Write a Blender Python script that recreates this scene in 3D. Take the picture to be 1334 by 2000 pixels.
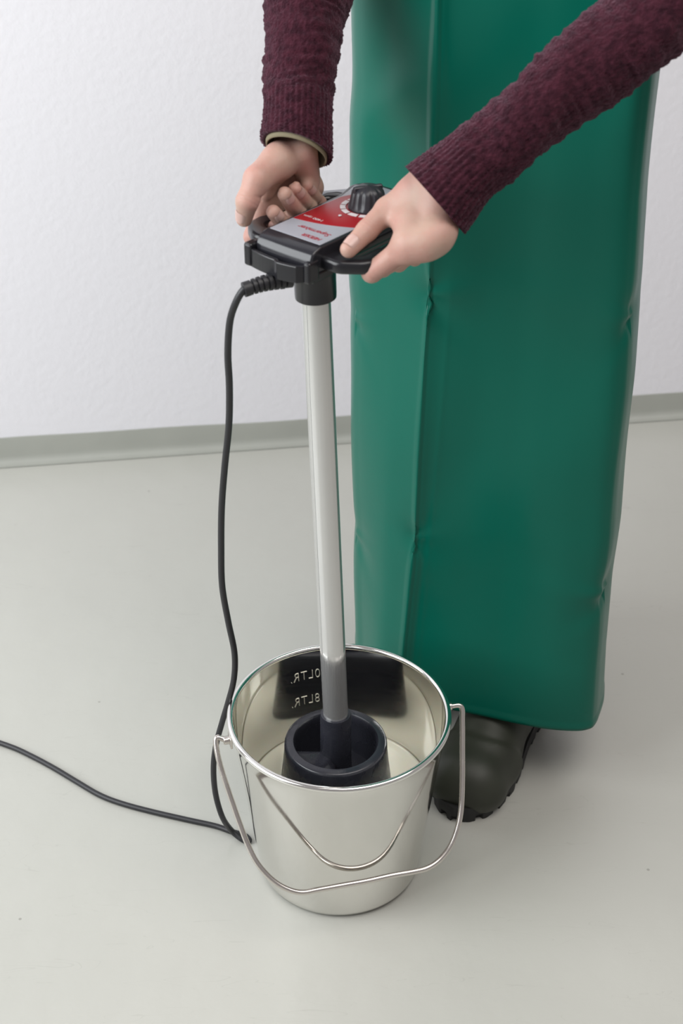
import bpy, bmesh, math, random
import numpy as np
from mathutils import Vector, Matrix
random.seed(4); np.random.seed(4)
for _o in list(bpy.data.objects): bpy.data.objects.remove(_o, do_unlink=True)
SC = bpy.context.scene
COL = SC.collection

# ------------------------------------------------------------------ camera, light, exposure
F_PX = 3000.0; PITCH = math.radians(33.1); CAM = np.array([0.0, 0.0, 1.569])
cam_d = bpy.data.cameras.new('camera'); cam = bpy.data.objects.new('camera', cam_d); COL.objects.link(cam)
cam_d.sensor_fit = 'VERTICAL'; cam_d.sensor_height = 36.0; cam_d.sensor_width = 24.0
cam_d.lens = F_PX / 2000.0 * 36.0
cam.location = CAM; cam.rotation_euler = (math.pi/2 - PITCH, 0, 0)
cam_d.clip_start = 0.05
cam_d.dof.use_dof = True; cam_d.dof.focus_distance = 1.97; cam_d.dof.aperture_fstop = 6.3
SC.camera = cam
SC.view_settings.view_transform = 'Standard'; SC.view_settings.look = 'None'
SC.view_settings.gamma = 1.0; SC.view_settings.use_curve_mapping = False
SC.view_settings.exposure = 0.0
world = bpy.data.worlds.new('room_light'); SC.world = world; world.use_nodes = True
bg = world.node_tree.nodes['Background']
bg.inputs['Color'].default_value = (1.0, 0.95, 0.95, 1); bg.inputs['Strength'].default_value = 0.32

def area_light(name, loc, aim, sx, sy, power, color):
    d = bpy.data.lights.new(name, 'AREA'); d.shape = 'RECTANGLE'; d.size = sx; d.size_y = sy
    d.energy = power; d.color = color
    o = bpy.data.objects.new(name, d); COL.objects.link(o); o.location = loc
    o.rotation_euler = (Vector(aim) - Vector(loc)).to_track_quat('-Z', 'Y').to_euler()
    return o
area_light('window_daylight', (-2.1, 0.9, 1.75), (0.0, 1.9, 0.6), 2.0, 2.0, 84, (0.95, 0.985, 1.0))
area_light('overhead_fill', (0.9, 0.9, 3.1), (0.6, 1.3, 0.0), 2.6, 1.6, 50, (1.0, 0.955, 0.91))  # added warm fill, no known fitting; lifts the right floor and wall

# ------------------------------------------------------------------ geometry helpers
_fw = np.array([0, math.cos(PITCH), -math.sin(PITCH)]); _up = np.array([0, math.sin(PITCH), math.cos(PITCH)])
def _ray(x, y): return _fw + np.array([1., 0, 0])*(x-667)/F_PX - _up*(y-1000)/F_PX
def at_z(x, y, z):            # a measured photo point at a known height
    d = _ray(x, y); return CAM + d*(z-CAM[2])/d[2]
def at_y(x, y, Y):            # a measured photo point at a known distance
    d = _ray(x, y); return CAM + d*Y/d[1]
def A(*v): return np.array(v, float)
def unit(v): v = np.asarray(v, float); return v/(np.linalg.norm(v)+1e-12)

WLOC = {}
def thing(name, loc, label, cat, group=None):
    o = bpy.data.objects.new(name, None); COL.objects.link(o); o.location = loc
    o.empty_display_size = 0.05
    o['label'] = label; o['category'] = cat
    if group: o['group'] = group
    WLOC[o] = np.array(loc, float)
    return o
def obj(name, verts, faces, m, parent=None, smooth=True, label=None, origin=None):
    V = np.asarray(verts, float)
    c = (V.min(0)+V.max(0))/2 if origin is None else np.array(origin, float)
    me = bpy.data.meshes.new(name)
    me.from_pydata((V-c).tolist(), [], [list(map(int, f)) for f in faces])
    me.validate(); me.update()
    if smooth:
        for p in me.polygons: p.use_smooth = True
    if m is not None: me.materials.append(m)
    o = bpy.data.objects.new(name, me); COL.objects.link(o)
    WLOC[o] = c
    if parent is not None:
        o.parent = parent; o.location = c - WLOC[parent]
    else: o.location = c
    if label: o['label'] = label
    return o
def autosmooth(o, ang=40):
    bm = bmesh.new(); bm.from_mesh(o.data)
    bmesh.ops.recalc_face_normals(bm, faces=bm.faces)
    for e in bm.edges:
        if len(e.link_faces) == 2 and e.calc_face_angle(0) > math.radians(ang): e.smooth = False
    bm.to_mesh(o.data); bm.free(); return o
def fixn(o):
    bm = bmesh.new(); bm.from_mesh(o.data); bmesh.ops.recalc_face_normals(bm, faces=bm.faces); bm.to_mesh(o.data); bm.free(); return o
def bevel(o, w, seg=2, ang=35):
    b = o.modifiers.new('bevel', 'BEVEL'); b.width = w; b.segments = seg; b.limit_method = 'ANGLE'; b.angle_limit = math.radians(ang)
    b.harden_normals = False
    return o
def join(*parts):
    V = []; Fc = []; n = 0
    for v, f in parts:
        V.append(np.asarray(v, float)); Fc += [[i+n for i in q] for q in f]; n += len(v)
    return np.concatenate(V), Fc
def lathe(prof, n=96, center=(0, 0), closed=True):
    """prof: list of (r,z); revolve about vertical axis at center"""
    V = []; Fc = []
    m = len(prof)
    for k in range(n):
        a = 2*math.pi*k/n; c, s = math.cos(a), math.sin(a)
        for r, z in prof: V.append((center[0]+r*c, center[1]+r*s, z))
    rng = m if closed else m-1
    for k in range(n):
        k2 = (k+1) % n
        for j in range(rng):
            j2 = (j+1) % m
            Fc.append((k*m+j, k2*m+j, k2*m+j2, k*m+j2))
    return np.array(V), Fc
def spline(P, n):
    P = [np.asarray(p, float) for p in P]; out = []
    L = len(P)-1
    for i in range(L):
        p0 = P[i-1] if i > 0 else 2*P[0]-P[1]
        p1, p2 = P[i], P[i+1]
        p3 = P[i+2] if i+2 <= L else 2*P[L]-P[L-1]
        t1 = (p2-p0)/2; t2 = (p3-p1)/2
        for k in range(n):
            t = k/n
            out.append((2*t**3-3*t*t+1)*p1+(t**3-2*t*t+t)*t1+(-2*t**3+3*t*t)*p2+(t**3-t*t)*t2)
    out.append(P[-1]); return np.array(out)
def frames(path):
    T = np.gradient(path, axis=0); T /= np.linalg.norm(T, axis=1)[:, None]+1e-12
    ref = A(0, 0, 1) if abs(T[0][2]) < .9 else A(0, 1, 0)
    N = [unit(ref-T[0]*(ref@T[0]))]
    for i in range(1, len(path)):
        n = N[-1]-T[i]*(N[-1]@T[i]); N.append(unit(n))
    N = np.array(N); B = np.cross(T, N); return T, N, B
def tube(path, r, n=16, cap=True, rad=None):
    """rad(i, theta)->extra radius"""
    path = np.asarray(path, float); m = len(path)
    R = np.full(m, r) if np.isscalar(r) else np.asarray(r, float)
    T, N, B = frames(path)
    th = np.arange(n)*2*math.pi/n
    V = np.zeros((m, n, 3))
    for i in range(m):
        rr = R[i] + (rad(i, th) if rad else 0)
        V[i] = path[i]+(np.cos(th)*rr)[:, None]*N[i]+(np.sin(th)*rr)[:, None]*B[i]
    Fc = []
    for i in range(m-1):
        for k in range(n):
            k2 = (k+1) % n
            Fc.append((i*n+k, i*n+k2, (i+1)*n+k2, (i+1)*n+k))
    V = V.reshape(-1, 3)
    if cap:
        Fc.append(tuple(range(n-1, -1, -1))); Fc.append(tuple((m-1)*n+k for k in range(n)))
    return V, Fc
def box(c, s, rot=0.0, ax=None):
    """ax: optional 3x3 axes rows"""
    c = np.asarray(c, float); h = np.asarray(s, float)/2
    if ax is None:
        cr, sr = math.cos(rot), math.sin(rot); ax = np.array([[cr, sr, 0], [-sr, cr, 0], [0, 0, 1.]])
    V = [c+ax[0]*h[0]*i+ax[1]*h[1]*j+ax[2]*h[2]*k for i in (-1, 1) for j in (-1, 1) for k in (-1, 1)]
    return np.array(V), [(0, 1, 3, 2), (4, 6, 7, 5), (0, 4, 5, 1), (2, 3, 7, 6), (0, 2, 6, 4), (1, 5, 7, 3)]
# signed distance modelling for organic forms
def sd_cone(P, a, b, ra, rb):
    a = np.asarray(a, float); b = np.asarray(b, float); ab = b-a
    t = np.clip(((P-a)@ab)/(ab@ab+1e-12), 0, 1)
    return np.linalg.norm(P-a-t[..., None]*ab, axis=-1)-(ra+(rb-ra)*t)
def smin(a, b, k):
    h = np.clip(0.5+0.5*(b-a)/k, 0, 1); return b+(a-b)*h-k*h*(1-h)
def grid(lo, hi, h):
    ax = [np.arange(lo[i], hi[i]+h, h) for i in range(3)]
    X = np.stack(np.meshgrid(*ax, indexing='ij'), -1); return X
def surface_nets(f, lo, h):
    nx, ny, nz = f.shape
    s = f < 0
    cnt = np.zeros((nx-1, ny-1, nz-1), int); acc = np.zeros((nx-1, ny-1, nz-1, 3))
    corners = [(i, j, k) for i in (0, 1) for j in (0, 1) for k in (0, 1)]
    def sub(a, c): return a[c[0]:c[0]+nx-1, c[1]:c[1]+ny-1, c[2]:c[2]+nz-1]
    for c1 in corners:
        for axis in range(3):
            if c1[axis]: continue
            c2 = list(c1); c2[axis] = 1
            f1, f2 = sub(f, c1), sub(f, c2); m = (f1 < 0) != (f2 < 0)
            t = np.where(m, f1/np.where(m, f1-f2, 1), 0)
            p = np.zeros(m.shape+(3,))
            for q in range(3): p[..., q] = c1[q]
            p[..., axis] = t
            acc += np.where(m[..., None], p, 0); cnt += m
    act = cnt > 0
    idx = -np.ones(act.shape, int); idx[act] = np.arange(act.sum())
    ijk = np.argwhere(act)
    V = np.asarray(lo)+h*(ijk+acc[act]/cnt[act][:, None])
    faces = []
    for axis in range(3):
        o1, o2 = [q for q in range(3) if q != axis]
        sl = [slice(None)]*3; sl2 = [slice(None)]*3
        sl[axis] = slice(0, -1); sl2[axis] = slice(1, None)
        a, b = s[tuple(sl)], s[tuple(sl2)]
        e = np.argwhere(a != b)
        e = e[(e[:, o1] > 0) & (e[:, o2] > 0) & (e[:, o1] < f.shape[o1]-1) & (e[:, o2] < f.shape[o2]-1)]
        inside = s[tuple(e.T)]
        def g(d1, d2):
            q = e.copy(); q[:, o1] -= d1; q[:, o2] -= d2; return idx[tuple(q.T)]
        q = np.stack([g(1, 1), g(0, 1), g(0, 0), g(1, 0)], 1)
        flip = inside if axis != 1 else ~inside
        q[~flip] = q[~flip][:, ::-1]
        faces.append(q)
    return V, np.concatenate(faces)

# ------------------------------------------------------------------ materials (procedural)
def mat(name, col, rough=.5, metal=0., spec=.5, var=0., vscale=20., bump=0., bscale=200., bdist=.001, sheen=0., sss=0., coat=0., rvar=0., col2=None, detail=3., aniso=0., stretch=None):
    m = bpy.data.materials.new(name); m.use_nodes = True
    nt = m.node_tree; N = nt.nodes; L = nt.links; b = N['Principled BSDF']
    b.inputs['Base Color'].default_value = (*col, 1); b.inputs['Roughness'].default_value = rough
    b.inputs['Metallic'].default_value = metal; b.inputs['Specular IOR Level'].default_value = spec
    b.inputs['Coat Weight'].default_value = coat
    if sheen: b.inputs['Sheen Weight'].default_value = sheen; b.inputs['Sheen Roughness'].default_value = .5; b.inputs['Sheen Tint'].default_value = (.9, .6, .75, 1)
    if sss:
        b.inputs['Subsurface Weight'].default_value = sss; b.inputs['Subsurface Radius'].default_value = (.012, .005, .003); b.inputs['Subsurface Scale'].default_value = .5
    if aniso: b.inputs['Anisotropic'].default_value = aniso
    tc = N.new('ShaderNodeTexCoord'); vec = tc.outputs['Object']
    if stretch:
        mp = N.new('ShaderNodeMapping'); mp.inputs['Scale'].default_value = stretch; L.new(vec, mp.inputs['Vector']); vec = mp.outputs['Vector']
    if var or col2:
        t = N.new('ShaderNodeTexNoise'); t.inputs['Scale'].default_value = vscale; t.inputs['Detail'].default_value = detail; L.new(vec, t.inputs['Vector'])
        r = N.new('ShaderNodeValToRGB'); r.color_ramp.elements[0].position = .35; r.color_ramp.elements[1].position = .65
        c2 = col2 if col2 else tuple(min(1, c*(1+var)) for c in col)
        c1 = col if col2 else tuple(c*(1-var) for c in col)
        r.color_ramp.elements[0].color = (*c1, 1); r.color_ramp.elements[1].color = (*c2, 1)
        L.new(t.outputs['Fac'], r.inputs['Fac']); L.new(r.outputs['Color'], b.inputs['Base Color'])
    if rvar:
        t = N.new('ShaderNodeTexNoise'); t.inputs['Scale'].default_value = vscale; t.inputs['Detail'].default_value = 5; L.new(vec, t.inputs['Vector'])
        r = N.new('ShaderNodeMapRange'); r.inputs['From Min'].default_value = .35; r.inputs['From Max'].default_value = .7
        r.inputs['To Min'].default_value = max(.01, rough-rvar); r.inputs['To Max'].default_value = rough+rvar
        L.new(t.outputs['Fac'], r.inputs['Value']); L.new(r.outputs['Result'], b.inputs['Roughness'])
    if bump:
        t = N.new('ShaderNodeTexNoise'); t.inputs['Scale'].default_value = bscale; t.inputs['Detail'].default_value = 4; L.new(vec, t.inputs['Vector'])
        bp = N.new('ShaderNodeBump'); bp.inputs['Strength'].default_value = bump; bp.inputs['Distance'].default_value = bdist
        L.new(t.outputs['Fac'], bp.inputs['Height']); L.new(bp.outputs['Normal'], b.inputs['Normal'])
    return m
M = {}
M['wall'] = mat('white_plaster', (.755, .745, .785), .85, bump=.22, bscale=75, bdist=.004)
M['trim'] = mat('grey_skirting_paint', (.36, .368, .335), .45, var=.04, vscale=6, bump=.15, bscale=30, bdist=.004)
M['steel'] = mat('polished_steel', (.72, .71, .68), .085, 1., rvar=.06, vscale=9)
M['steel_in'] = mat('polished_steel_rim', (.84, .83, .80), .12, 1.)
M['wire'] = mat('steel_wire', (.66, .62, .58), .24, 1., rvar=.06, vscale=40)
M['mark'] = mat('embossed_steel', (.95, .92, .80), .35, .6)
M['tube'] = mat('brushed_aluminium', (.64, .64, .635), .11, .74, rvar=.05, vscale=60, stretch=(8, 8, .15))
M['plastic'] = mat('black_plastic', (.010, .010, .013), .26, bump=.06, bscale=900, bdist=.0004)
M['gloss'] = mat('glossy_black_plastic', (.020, .020, .025), .16)
M['knob'] = mat('charcoal_knob_plastic', (.026, .026, .032), .36)
M['rubber'] = mat('black_cable_rubber', (.016, .016, .019), .45, bump=.1, bscale=500, bdist=.0005)
M['bell'] = mat('dark_bell_plastic', (.023, .024, .032), .30, bump=.12, bscale=160, bdist=.001, rvar=.12, vscale=50)
M['silver'] = mat('silver_label_foil', (.33, .34, .385), .36)
M['red'] = mat('red_label_print', (.285, .010, .016), .32)
M['redink'] = mat('red_ink', (.34, .02, .035), .4)
M['whiteink'] = mat('pale_ink', (.62, .58, .60), .5)
M['milk'] = mat('milk', (.86, .84, .70), .12, sss=.3)
M['green'] = mat('green_pvc', (.0005, .108, .074), .30, spec=.22, var=.05, vscale=3, bump=.05, bscale=60, bdist=.002)
M['wool'] = mat('burgundy_wool', (.023, .0050, .0098), .95, spec=.1, col2=(.054, .0125, .022), vscale=120, bump=.9, bscale=420, bdist=.0022, sheen=.2, detail=6)
M['shirt'] = mat('khaki_cotton', (.22, .19, .12), .85, bump=.2, bscale=900, bdist=.0004)
M['trouser'] = mat('dark_trouser_cloth', (.03, .033, .04), .9)
M['boot'] = mat('olive_rubber', (.026, .029, .019), .5, var=.12, vscale=18, bump=.15, bscale=60, bdist=.001)
M['sole'] = mat('black_rubber_sole', (.010, .010, .010), .6, bump=.3, bscale=150, bdist=.001)
M['nail'] = mat('fingernail', (.52, .345, .305), .3)
M['teal_rim'] = M['steel_in']

def floor_material():
    m = bpy.data.materials.new('grey_epoxy_floor'); m.use_nodes = True
    nt = m.node_tree; N = nt.nodes; L = nt.links; b = N['Principled BSDF']
    tc = N.new('ShaderNodeTexCoord')
    n1 = N.new('ShaderNodeTexNoise'); n1.inputs['Scale'].default_value = 1.6; n1.inputs['Detail'].default_value = 6; L.new(tc.outputs['Object'], n1.inputs['Vector'])
    r1 = N.new('ShaderNodeValToRGB'); r1.color_ramp.elements[0].position = .3; r1.color_ramp.elements[1].position = .7
    r1.color_ramp.elements[0].color = (.445, .445, .408, 1); r1.color_ramp.elements[1].color = (.490, .490, .450, 1)
    L.new(n1.outputs['Fac'], r1.inputs['Fac'])
    # small dark specks
    v = N.new('ShaderNodeTexVoronoi'); v.inputs['Scale'].default_value = 16; L.new(tc.outputs['Object'], v.inputs['Vector'])
    s = N.new('ShaderNodeMath'); s.operation = 'LESS_THAN'; s.inputs[1].default_value = .035; L.new(v.outputs['Distance'], s.inputs[0])
    n2 = N.new('ShaderNodeTexNoise'); n2.inputs['Scale'].default_value = 5; L.new(tc.outputs['Object'], n2.inputs['Vector'])
    g = N.new('ShaderNodeMath'); g.operation = 'GREATER_THAN'; g.inputs[1].default_value = .50; L.new(n2.outputs['Fac'], g.inputs[0])
    mm = N.new('ShaderNodeMath'); mm.operation = 'MULTIPLY'; L.new(s.outputs[0], mm.inputs[0]); L.new(g.outputs[0], mm.inputs[1])
    m2 = N.new('ShaderNodeMath'); m2.operation = 'MULTIPLY'; m2.inputs[1].default_value = .55; L.new(mm.outputs[0], m2.inputs[0])
    # faint hairline scratches
    mp = N.new('ShaderNodeMapping'); mp.inputs['Rotation'].default_value = (0, 0, .9); mp.inputs['Scale'].default_value = (1.2, 9, 1); L.new(tc.outputs['Object'], mp.inputs['Vector'])
    w = N.new('ShaderNodeTexNoise'); w.inputs['Scale'].default_value = 3.2; w.inputs['Detail'].default_value = 2; w.inputs['Distortion'].default_value = 1.2; L.new(mp.outputs['Vector'], w.inputs['Vector'])
    sb = N.new('ShaderNodeMath'); sb.operation = 'SUBTRACT'; sb.inputs[1].default_value = .62; L.new(w.outputs['Fac'], sb.inputs[0])
    ab = N.new('ShaderNodeMath'); ab.operation = 'ABSOLUTE'; L.new(sb.outputs[0], ab.inputs[0])
    lt = N.new('ShaderNodeMath'); lt.operation = 'LESS_THAN'; lt.inputs[1].default_value = .0022; L.new(ab.outputs[0], lt.inputs[0])
    l2 = N.new('ShaderNodeMath'); l2.operation = 'MULTIPLY'; l2.inputs[1].default_value = .10; L.new(lt.outputs[0], l2.inputs[0])
    mx0 = N.new('ShaderNodeMath'); mx0.operation = 'MAXIMUM'; L.new(m2.outputs[0], mx0.inputs[0]); L.new(l2.outputs[0], mx0.inputs[1])
    mx = N.new('ShaderNodeMix'); mx.data_type = 'RGBA'; mx.inputs['B'].default_value = (.2, .19, .17, 1)
    L.new(mx0.outputs[0], mx.inputs['Factor']); L.new(r1.outputs['Color'], mx.inputs['A']); L.new(mx.outputs['Result'], b.inputs['Base Color'])
    b.inputs['Roughness'].default_value = .34; b.inputs['Specular IOR Level'].default_value = .4
    n3 = N.new('ShaderNodeTexNoise'); n3.inputs['Scale'].default_value = 14; n3.inputs['Detail'].default_value = 5; L.new(tc.outputs['Object'], n3.inputs['Vector'])
    bp = N.new('ShaderNodeBump'); bp.inputs['Strength'].default_value = .18; bp.inputs['Distance'].default_value = .01
    L.new(n3.outputs['Fac'], bp.inputs['Height']); L.new(bp.outputs['Normal'], b.inputs['Normal'])
    return m
M['floor'] = floor_material()
def skin_material():
    m = mat('skin', (.62, .37, .30), .48, sss=.25, spec=.4)
    nt = m.node_tree; N = nt.nodes; L = nt.links; b = N['Principled BSDF']; tc = N['Texture Coordinate']
    n1 = N.new('ShaderNodeTexNoise'); n1.inputs['Scale'].default_value = 26; n1.inputs['Detail'].default_value = 4; L.new(tc.outputs['Object'], n1.inputs['Vector'])
    r = N.new('ShaderNodeValToRGB'); e = r.color_ramp.elements
    e[0].position = .32; e[0].color = (.455, .305, .245, 1); e[1].position = .68; e[1].color = (.475, .250, .210, 1)
    L.new(n1.outputs['Fac'], r.inputs['Fac']); L.new(r.outputs['Color'], b.inputs['Base Color'])
    n2 = N.new('ShaderNodeTexVoronoi'); n2.inputs['Scale'].default_value = 900; L.new(tc.outputs['Object'], n2.inputs['Vector'])
    n3 = N.new('ShaderNodeTexNoise'); n3.inputs['Scale'].default_value = 130; n3.inputs['Detail'].default_value = 4; L.new(tc.outputs['Object'], n3.inputs['Vector'])
    ad = N.new('ShaderNodeMath'); ad.operation = 'MULTIPLY_ADD'; ad.inputs[1].default_value = .15; L.new(n2.outputs['Distance'], ad.inputs[0]); L.new(n3.outputs['Fac'], ad.inputs[2])
    bp = N.new('ShaderNodeBump'); bp.inputs['Strength'].default_value = .30; bp.inputs['Distance'].default_value = .0016
    L.new(ad.outputs[0], bp.inputs['Height']); L.new(bp.outputs['Normal'], b.inputs['Normal'])
    return m
M['skin'] = skin_material()

# ------------------------------------------------------------------ the setting
def struct(o): o['kind'] = 'structure'; return o
W0 = at_z(0, 905, 0)[:2]; W1 = at_z(1334, 810, 0)[:2]
wd = unit(W1-W0); wn = A(wd[1], -wd[0])         # wall direction, normal into the room
def wp(s, o, z): p = W0+wd*s+wn*o; return (p[0], p[1], z)
WA, WB = -3.2, 5.0
fl = [wp(WA, -.08, 0), wp(WB, -.08, 0), (5, -2.5, 0), (-4.5, -2.5, 0)]
V = np.array(fl+[(x, y, -.05) for x, y, z in fl])
struct(fixn(obj('floor', V, [(0, 1, 2, 3), (7, 6, 5, 4), (0, 4, 5, 1), (1, 5, 6, 2), (2, 6, 7, 3), (3, 7, 4, 0)], M['floor'], smooth=False)))
V = [wp(WA, -.12, 0), wp(WB, -.12, 0), wp(WB, .0, 0), wp(WA, .0, 0)]
V = V+[(x, y, 3.2) for x, y, z in V]
struct(fixn(obj('wall_back', V, [(0, 1, 2, 3), (7, 6, 5, 4), (0, 4, 5, 1), (1, 5, 6, 2), (2, 6, 7, 3), (3, 7, 4, 0)], M['wall'], smooth=False)))
# painted coved skirting: uneven upper edge, curved foot
prof_n = 9; NS = 260; V = []; Fc = []
for i in range(NS+1):
    s = WA+(WB-WA)*i/NS
    top = .054+.0015*math.sin(s*7.3)+.001*math.sin(s*19+1)+(.004*max(0, math.sin(s*2.1+2.4)) )
    pr = [(-.004, top), (.003, top), (.0045, .03)]
    for k in range(6):
        t = k/5*math.pi/2; pr.append((.0045+.016*(1-math.cos(t)), .018-.0165*math.sin(t)))
    pr.append((-.004, .001))
    for o_, z_ in pr: V.append(wp(s, o_, z_))
m_ = len(pr)
for i in range(NS):
    for k in range(m_):
        k2 = (k+1) % m_; Fc.append((i*m_+k, (i+1)*m_+k, (i+1)*m_+k2, i*m_+k2))
struct(autosmooth(fixn(obj('baseboard_back', V, Fc, M['trim'])), 50))

# ------------------------------------------------------------------ steel bucket
BC = A(-.003, 1.526)
HB = .266
bucket = thing('steel_bucket', (BC[0], BC[1], 0), 'polished stainless steel bucket holding milk, wire handle hanging down its front', 'bucket')
def rin(z): return .1075+(.1395-.1075)*z/.262          # inner radius
pr = [(0.0005, .003), (.098, .003), (.104, .0015), (.108, .004), (.1105, .010)]
for k in range(13): z = .016+(.258-.016)*k/12; pr.append((rin(z)+.0014, z))
pr += [(.1415, .2605)]
for k in range(13): z = .260-(.260-.020)*k/12; pr.append((rin(z), z))
pr += [(.1085, .013), (.1045, .008), (.098, .0062), (.0005, .0062)]
v_, f_ = lathe(pr, 128, BC, closed=False)
autosmooth(fixn(obj('bucket_wall', v_, f_, M['steel'], bucket)), 50)
pr = [(.1415+.0042*math.cos(t), .2615+.0042*math.sin(t)) for t in np.linspace(0, 2*math.pi, 14, endpoint=False)]
v_, f_ = lathe(pr, 160, BC)
fixn(obj('rolled_rim', v_, f_, M['steel_in'], bucket))
EA = math.radians(13); ed = A(math.cos(EA), math.sin(EA), 0)
C3 = A(BC[0], BC[1], .246)
ears = [C3-ed*.1425, C3+ed*.1425]
for sgn, e in ((-1, ears[0]), (1, ears[1])):
    out = ed*sgn; side = A(-ed[1], ed[0], 0)
    v1, f1 = box(e+out*.001, (.003, .020, .016), ax=np.array([out, side, [0, 0, 1.]]))
    v2, f2 = tube([e+out*.0, e+out*.010], .0055, 16)
    o = obj('handle_ear', *join((v1, f1), (v2, f2)), M['wire'], bucket); autosmooth(o, 40); bevel(o, .001)
# bail: wire in one plane through the ears, hanging against the front
n_h = A(math.sin(EA), -math.cos(EA), 0)              # horizontally towards the camera
low = C3+n_h*.1245+A(0, 0, -.150)
dn = unit(low-C3); pl = unit(np.cross(ed, dn))
def on_plane(x, y):
    d = _ray(x, y); return CAM+d*(((C3-CAM)@pl)/(d@pl))
bp = [ears[0]+ed*.002, ears[0]-ed*.006]
for x, y in ((423, 1441), (424, 1468), (434, 1508), (450, 1556), (468, 1608), (484, 1650), (502, 1685), (528, 1715), (556, 1734), (588, 1743), (625, 1737), (670, 1729), (715, 1721), (765, 1710), (810, 1702), (838, 1694), (862, 1676), (882, 1648), (895, 1612), (901, 1575), (903, 1520), (903, 1465), (903, 1410), (901, 1380)):
    bp.append(on_plane(x, y))
bp += [ears[1]+ed*.009, ears[1]-ed*.002]
v_, f_ = tube(spline(bp, 6), .0037, 14)
obj('bail_handle', v_, f_, M['wire'], bucket)
# embossed volume marks, stamped from outside so they read mirrored within
def font_mesh(txt, size, shear=0., offset=0., extrude=0., space=1.):
    cu = bpy.data.curves.new('txt', 'FONT'); cu.body = txt; cu.size = size; cu.shear = shear; cu.offset = offset; cu.extrude = extrude; cu.space_character = space
    o = bpy.data.objects.new('txt', cu); COL.objects.link(o)
    dg = bpy.context.evaluated_depsgraph_get(); me = bpy.data.meshes.new_from_object(o.evaluated_get(dg))
    V = np.array([v.co[:] for v in me.vertices]); Fc = [tuple(p.vertices) for p in me.polygons]
    bpy.data.objects.remove(o, do_unlink=True); bpy.data.curves.remove(cu); bpy.data.meshes.remove(me)
    return V, Fc
def tris(V, Fc, maxlen):
    bm = bmesh.new(); vs = [bm.verts.new(v) for v in V]
    for f in Fc:
        try: bm.faces.new([vs[i] for i in f])
        except ValueError: pass
    bmesh.ops.triangulate(bm, faces=bm.faces)
    bmesh.ops.remove_doubles(bm, verts=bm.verts, dist=1e-6)
    for _ in range(3):
        e = [x for x in bm.edges if x.calc_length() > maxlen]
        if not e: break
        bmesh.ops.subdivide_edges(bm, edges=e, cuts=1); bmesh.ops.triangulate(bm, faces=bm.faces)
    bm.verts.index_update()
    r = np.array([v.co[:] for v in bm.verts]), [tuple(v.index for v in f.verts) for f in bm.faces]
    bm.free(); return r
for txt, px, py in (('10LTR.', 569, 1335), ('8LTR.', 571, 1383)):
    v_, f_ = font_mesh(txt, .0200, extrude=.0006, offset=-.0006, space=1.12); v_ = v_*A(.80, 1, 1)
    v_, f_ = tris(v_, f_, .006)
    # foot of the last letter (image left end) on the back wall
    z0 = .2
    for _ in range(12):
        d = _ray(px, py); R_ = rin(z0)
        o2 = CAM[:2]-BC; a_ = d[:2]@d[:2]; b_ = 2*o2@d[:2]; c_ = o2@o2-R_**2
        t = (-b_+math.sqrt(b_*b_-4*a_*c_))/(2*a_); p = CAM+d*t; z0 = p[2]
    ang0 = math.atan2(p[1]-BC[1], p[0]-BC[0])
    xmax = v_[:, 0].max()
    ang = ang0-(xmax-v_[:, 0])/.128          # reading direction runs from right to left in view
    zz = z0+v_[:, 1]
    rr = np.array([rin(z) for z in zz])-.0006-v_[:, 2]*.8
    W = np.stack([BC[0]+rr*np.cos(ang), BC[1]+rr*np.sin(ang), zz], 1)
    fixn(obj('volume_mark', W, f_, M['mark'], bucket, smooth=False, label='embossed litre mark reading backwards'))

# ------------------------------------------------------------------ milk
MZ = .128
pr = [(.0005, MZ)]+[(r, MZ) for r in (.03, .06, .09, .11)]+[(rin(MZ)-.004, MZ+.0001), (rin(MZ)-.0012, MZ+.0012), (rin(MZ-.004)-.001, MZ-.004), (rin(.05)-.001, .05), (.104, .011), (.0005, .0075)]
v_, f_ = lathe(pr, 96, BC, closed=False)
o = fixn(obj('milk', v_, f_, M['milk'])); o['label'] = 'creamy white milk filling the lower half of the steel bucket'; o['category'] = 'milk'

# ------------------------------------------------------------------ mixer: bell, tube, head, cord
U3 = A(.766, -.643, 0); V3 = A(.643, .766, 0); HO = A(-.0314, 1.526, 0)
def H(a, b, z): return HO+U3*a+V3*b+A(0, 0, z)
MX = A(-.0075, 1.526)
mixer = thing('handheld_milk_mixer', (MX[0], MX[1], .03), 'electric milk mixer with long metal tube, black handle head and bell standing in the bucket', 'mixer')
pr = [(.0535, .205), (.0542, .2145), (.056, .217), (.064, .217), (.0665, .2155), (.0675, .2125), (.0682, .200), (.070, .180), (.073, .155), (.0765, .125), (.079, .090), (.080, .040), (.078, .036), (.070, .036), (.066, .09), (.06, .140), (.0545, .148), (.0005, .150), (.0005, .156), (.050, .156), (.0528, .160)]
v_, f_ = lathe(pr, 128, MX)
bell = autosmooth(fixn(obj('mixing_bell', v_, f_, M['bell'], mixer)), 50)
pr = [(.0005, .150), (.0245, .150), (.0225, .160), (.021, .175), (.0205, .20), (.0203, .259), (.0195, .2625), (.0005, .2625)]
v_, f_ = lathe(pr, 64, MX, closed=False)
autosmooth(fixn(obj('hub', v_, f_, M['bell'], mixer)), 45)
V = []; Fc = []; nr, na = 8, 14
for i in range(nr+1):
    t = i/nr; r = .016+(.0555-.016)*t
    a0 = math.radians(196-10*(1-t)); a1 = math.radians(256+14*(1-t))
    for k in range(na+1):
        q = k/na; a = a0+(a1-a0)*q
        zt = .2005+.0125*t**1.5-.010*max(0, q-.75)/.25-.002*max(0, .12-q)/.12
        V.append((MX[0]+r*math.cos(a), MX[1]+r*math.sin(a), zt)); V.append((MX[0]+r*math.cos(a), MX[1]+r*math.sin(a), .153))
w_ = (na+1)*2
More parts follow.
